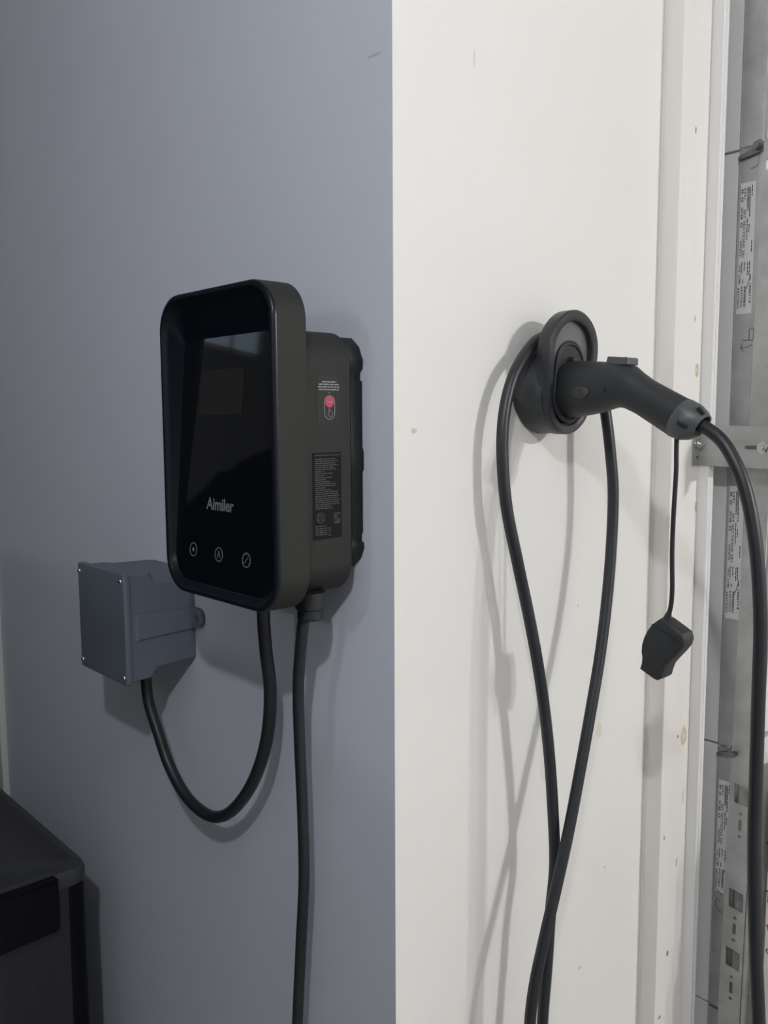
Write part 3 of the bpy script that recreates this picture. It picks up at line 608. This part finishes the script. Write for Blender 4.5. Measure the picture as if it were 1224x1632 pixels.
def capl(f, y): return [Vector((cc.x + (p[0] - cc.x) * f, y, cc.y + (p[1] - cc.y) * f)) for p in capo]
cp = obj('dust_cap', loft([capl(.93, .2925), capl(.985, .294), capl(1, .297), capl(1, .318), capl(.97, .321)]), 'conn', cn, smooth=40)
obj('cap_ridge', stroke([(.2090, 1.2945), (.2300, 1.2860), (.2490, 1.2770)], .0012, plane_y(.2920), .0007), 'holder', cp)

# ================================================================== TRASH CAN
tc = thing('trash_can', 'dark metal trash can with black latch standing by the grey wall', 'trash can', (-1.05, -.30, 0))
CX0, CX1, CY0, CY1 = -1.34, -.792, -.52, -.098
def crr(i, z, r=.032): return [Vector((x, y, z)) for x, y in rrect(CX0 + i, CX1 - i, CY0 + i, CY1 - i, r, 8)]
obj('can_body', loft([crr(.008, .004), crr(.005, .02), crr(.004, .655), crr(.004, .664)]), 'canbody', tc, smooth=40)
obj('can_lid', loft([crr(.000, .666), crr(-.001, .670), crr(-.001, .690), crr(.003, .6985), crr(.012, .7005), crr(.020, .7000), crr(.024, .6965), crr(.12, .6965)]), 'canlid', tc, smooth=40)
b = loft([[Vector((x, y, z)) for x, y in ((CX1 - .020, -.168), (CX1 + .014, -.164), (CX1 + .020, -.172), (CX1 + .024, -.310), (CX1 + .020, -.450), (CX1 + .014, -.458), (CX1 - .020, -.454))] for z in (.594, .6985)])
bmesh.ops.bevel(b, geom=[e for e in b.edges], offset=.004, segments=2, affect='EDGES')
obj('latch_panel', b, 'canblack', tc)
cz = [Vector((CX1 - .032 + .0300 * math.cos(a), CY1 - .032 + .0300 * math.sin(a), 0)) for a in [math.radians(-25 + 140 * k / 12) for k in range(13)]]
ci = [Vector((CX1 - .032 + .0250 * math.cos(a), CY1 - .032 + .0250 * math.sin(a), 0)) for a in [math.radians(115 - 140 * k / 12) for k in range(13)]]
obj('corner_trim', loft([[p + Vector((0, 0, z)) for p in cz + ci] for z in (.008, .662)]), 'canblack', tc, smooth=50)
obj('foot_pedal', box(CX1 - .02, CX1 + .035, -.36, -.26, .012, .03, .005), 'canblack', tc)

# ================================================================== CARTONS AT THE DOOR
b = box(.158, .50, .815, 1.12, 0, .722, .002)
ct = obj('printed_carton', b, 'carton', label='white carton with black and red print behind the hanging cable', cat='box')
PC = plane_y(.815 - .0006)
obj('carton_print', textbm('Th', at2(PC, .1545, .662), .030, .024, .0002), 'ink', ct)
b = flat([(.1655, .6230), (.176, .640), (.186, .640), (.175, .6235), (.186, .606), (.176, .606)], [], .0002, PC); merge(b, flat([(.1600, .6180), (.1640, .6180), (.1730, .6030), (.1690, .6000)], [], .0002, PC)); merge(b, flat([(.189, .640), (.205, .640), (.195, .600), (.189, .606)], [], .0002, PC))
obj('carton_emblem', b, 'redink', ct, label='crimson printed emblem')
obj('carton_print', textbm('Or', at2(PC, .162, .560), .020, .012, .0002), 'ink', ct)
b = box(.156, .48, .822, 1.10, .722, .782, .006); obj('storage_tray', b, 'tray', label='charcoal tray stacked on the white carton', cat='tray')
obj('tray_lip', box(.153, .483, .819, 1.103, .772, .780, .003), 'tray', bpy.data.objects['storage_tray'])
ob = obj('beige_carton', box(.1515, .46, .825, 1.08, .782, .912, .003), 'kraft', label='plain beige carton on top of the stack', cat='box')
obj('carton_tape', box(.28, .33, .8246, 1.0804, .7825, .9124), 'carton', ob)

# ================================================================== CAR SEEN ONLY AS A REFLECTION AND A SHADOW
car = thing('parked_car', 'dark parked car seen only as a reflection in the charger glass', 'car', (-1.8, -2.2, 0))
def crect(x0, x1, y0, y1, z, r): return [Vector((x, y, z)) for x, y in rrect(x0, x1, y0, y1, r, 6)]
obj('car_body', loft([crect(-4.20, .46, -3.08, -1.28, .24, .25), crect(-4.34, .58, -3.14, -1.22, .40, .30), crect(-4.38, .62, -3.15, -1.21, .62, .32), crect(-4.34, .62, -3.14, -1.22, .86, .34), crect(-4.20, .59, -3.10, -1.26, 1.00, .34), crect(-3.95, .55, -3.06, -1.30, 1.06, .32)]), 'carpaint', car, smooth=60)
obj('car_cabin', loft([crect(-3.15, .55, -3.05, -1.31, 1.05, .26), crect(-2.75, .44, -2.97, -1.39, 1.36, .26), crect(-2.38, .26, -2.89, -1.47, 1.62, .26), crect(-2.18, .08, -2.84, -1.52, 1.71, .26), crect(-1.95, -.16, -2.78, -1.58, 1.765, .26), crect(-1.65, -.48, -2.66, -1.70, 1.79, .26)]), 'carpaint', car, smooth=60)
for x0, x1, t0, t1 in ((-.62, .28, -.55, .12), (-1.62, -.72, -1.62, -.66), (-2.72, -1.72, -2.28, -1.72)):
    for yy, sg in ((-1.31, 1), (-3.05, -1)):
        lo, hi = yy + sg * (-.020), yy + sg * (-.142)
        q = [(x0, lo, 1.11), (x1, lo, 1.11), (t1, hi, 1.575), (t0, hi, 1.575)]
        obj('side_window', loft([[Vector(p) + Vector((0, sg * .010, 0)) for p in q], [Vector(p) - Vector((0, sg * .02, 0)) for p in q]]), 'glass', car)
q = [(.535, -2.90, 1.12), (.535, -1.46, 1.12), (.27, -1.58, 1.58), (.27, -2.78, 1.58)]
obj('rear_window', loft([[Vector(p) + Vector((.014, 0, 0)) for p in q], [Vector(p) - Vector((.02, 0, 0)) for p in q]]), 'glass', car)
for x in (-.42, -3.42):
    for yy in (-1.34, -3.02):
        wl = loft([[Vector((x + r * math.cos(a), y, .355 + r * math.sin(a))) for a in [2 * math.pi * k / 32 for k in range(32)]] for r, y in ((.30, yy - .11), (.345, yy - .10), (.355, yy), (.345, yy + .10), (.30, yy + .125), (.235, yy + .120), (.225, yy + .09))])
        wo = obj('wheel', wl, 'tray', car, smooth=40)
        obj('wheel_rim', loft([[Vector((x + r * math.cos(a), y, .355 + r * math.sin(a))) for a in [2 * math.pi * k / 24 for k in range(24)]] for r, y in ((.225, yy + .10), (.21, yy + .115), (.06, yy + .095), (.05, yy + .105))]), 'galv', wo, smooth=30)
obj('antenna', tube([(-1.30, -2.1, 1.785), (-1.33, -2.1, 1.95), (-1.40, -2.1, 2.15)], .006, 8, 4), 'canblack', car, smooth=60)
for yy in (-1.42, -2.94): obj('tail_lamp', box(.585, .625, yy - .12, yy + .12, .86, .98, .01), 'redink', car)
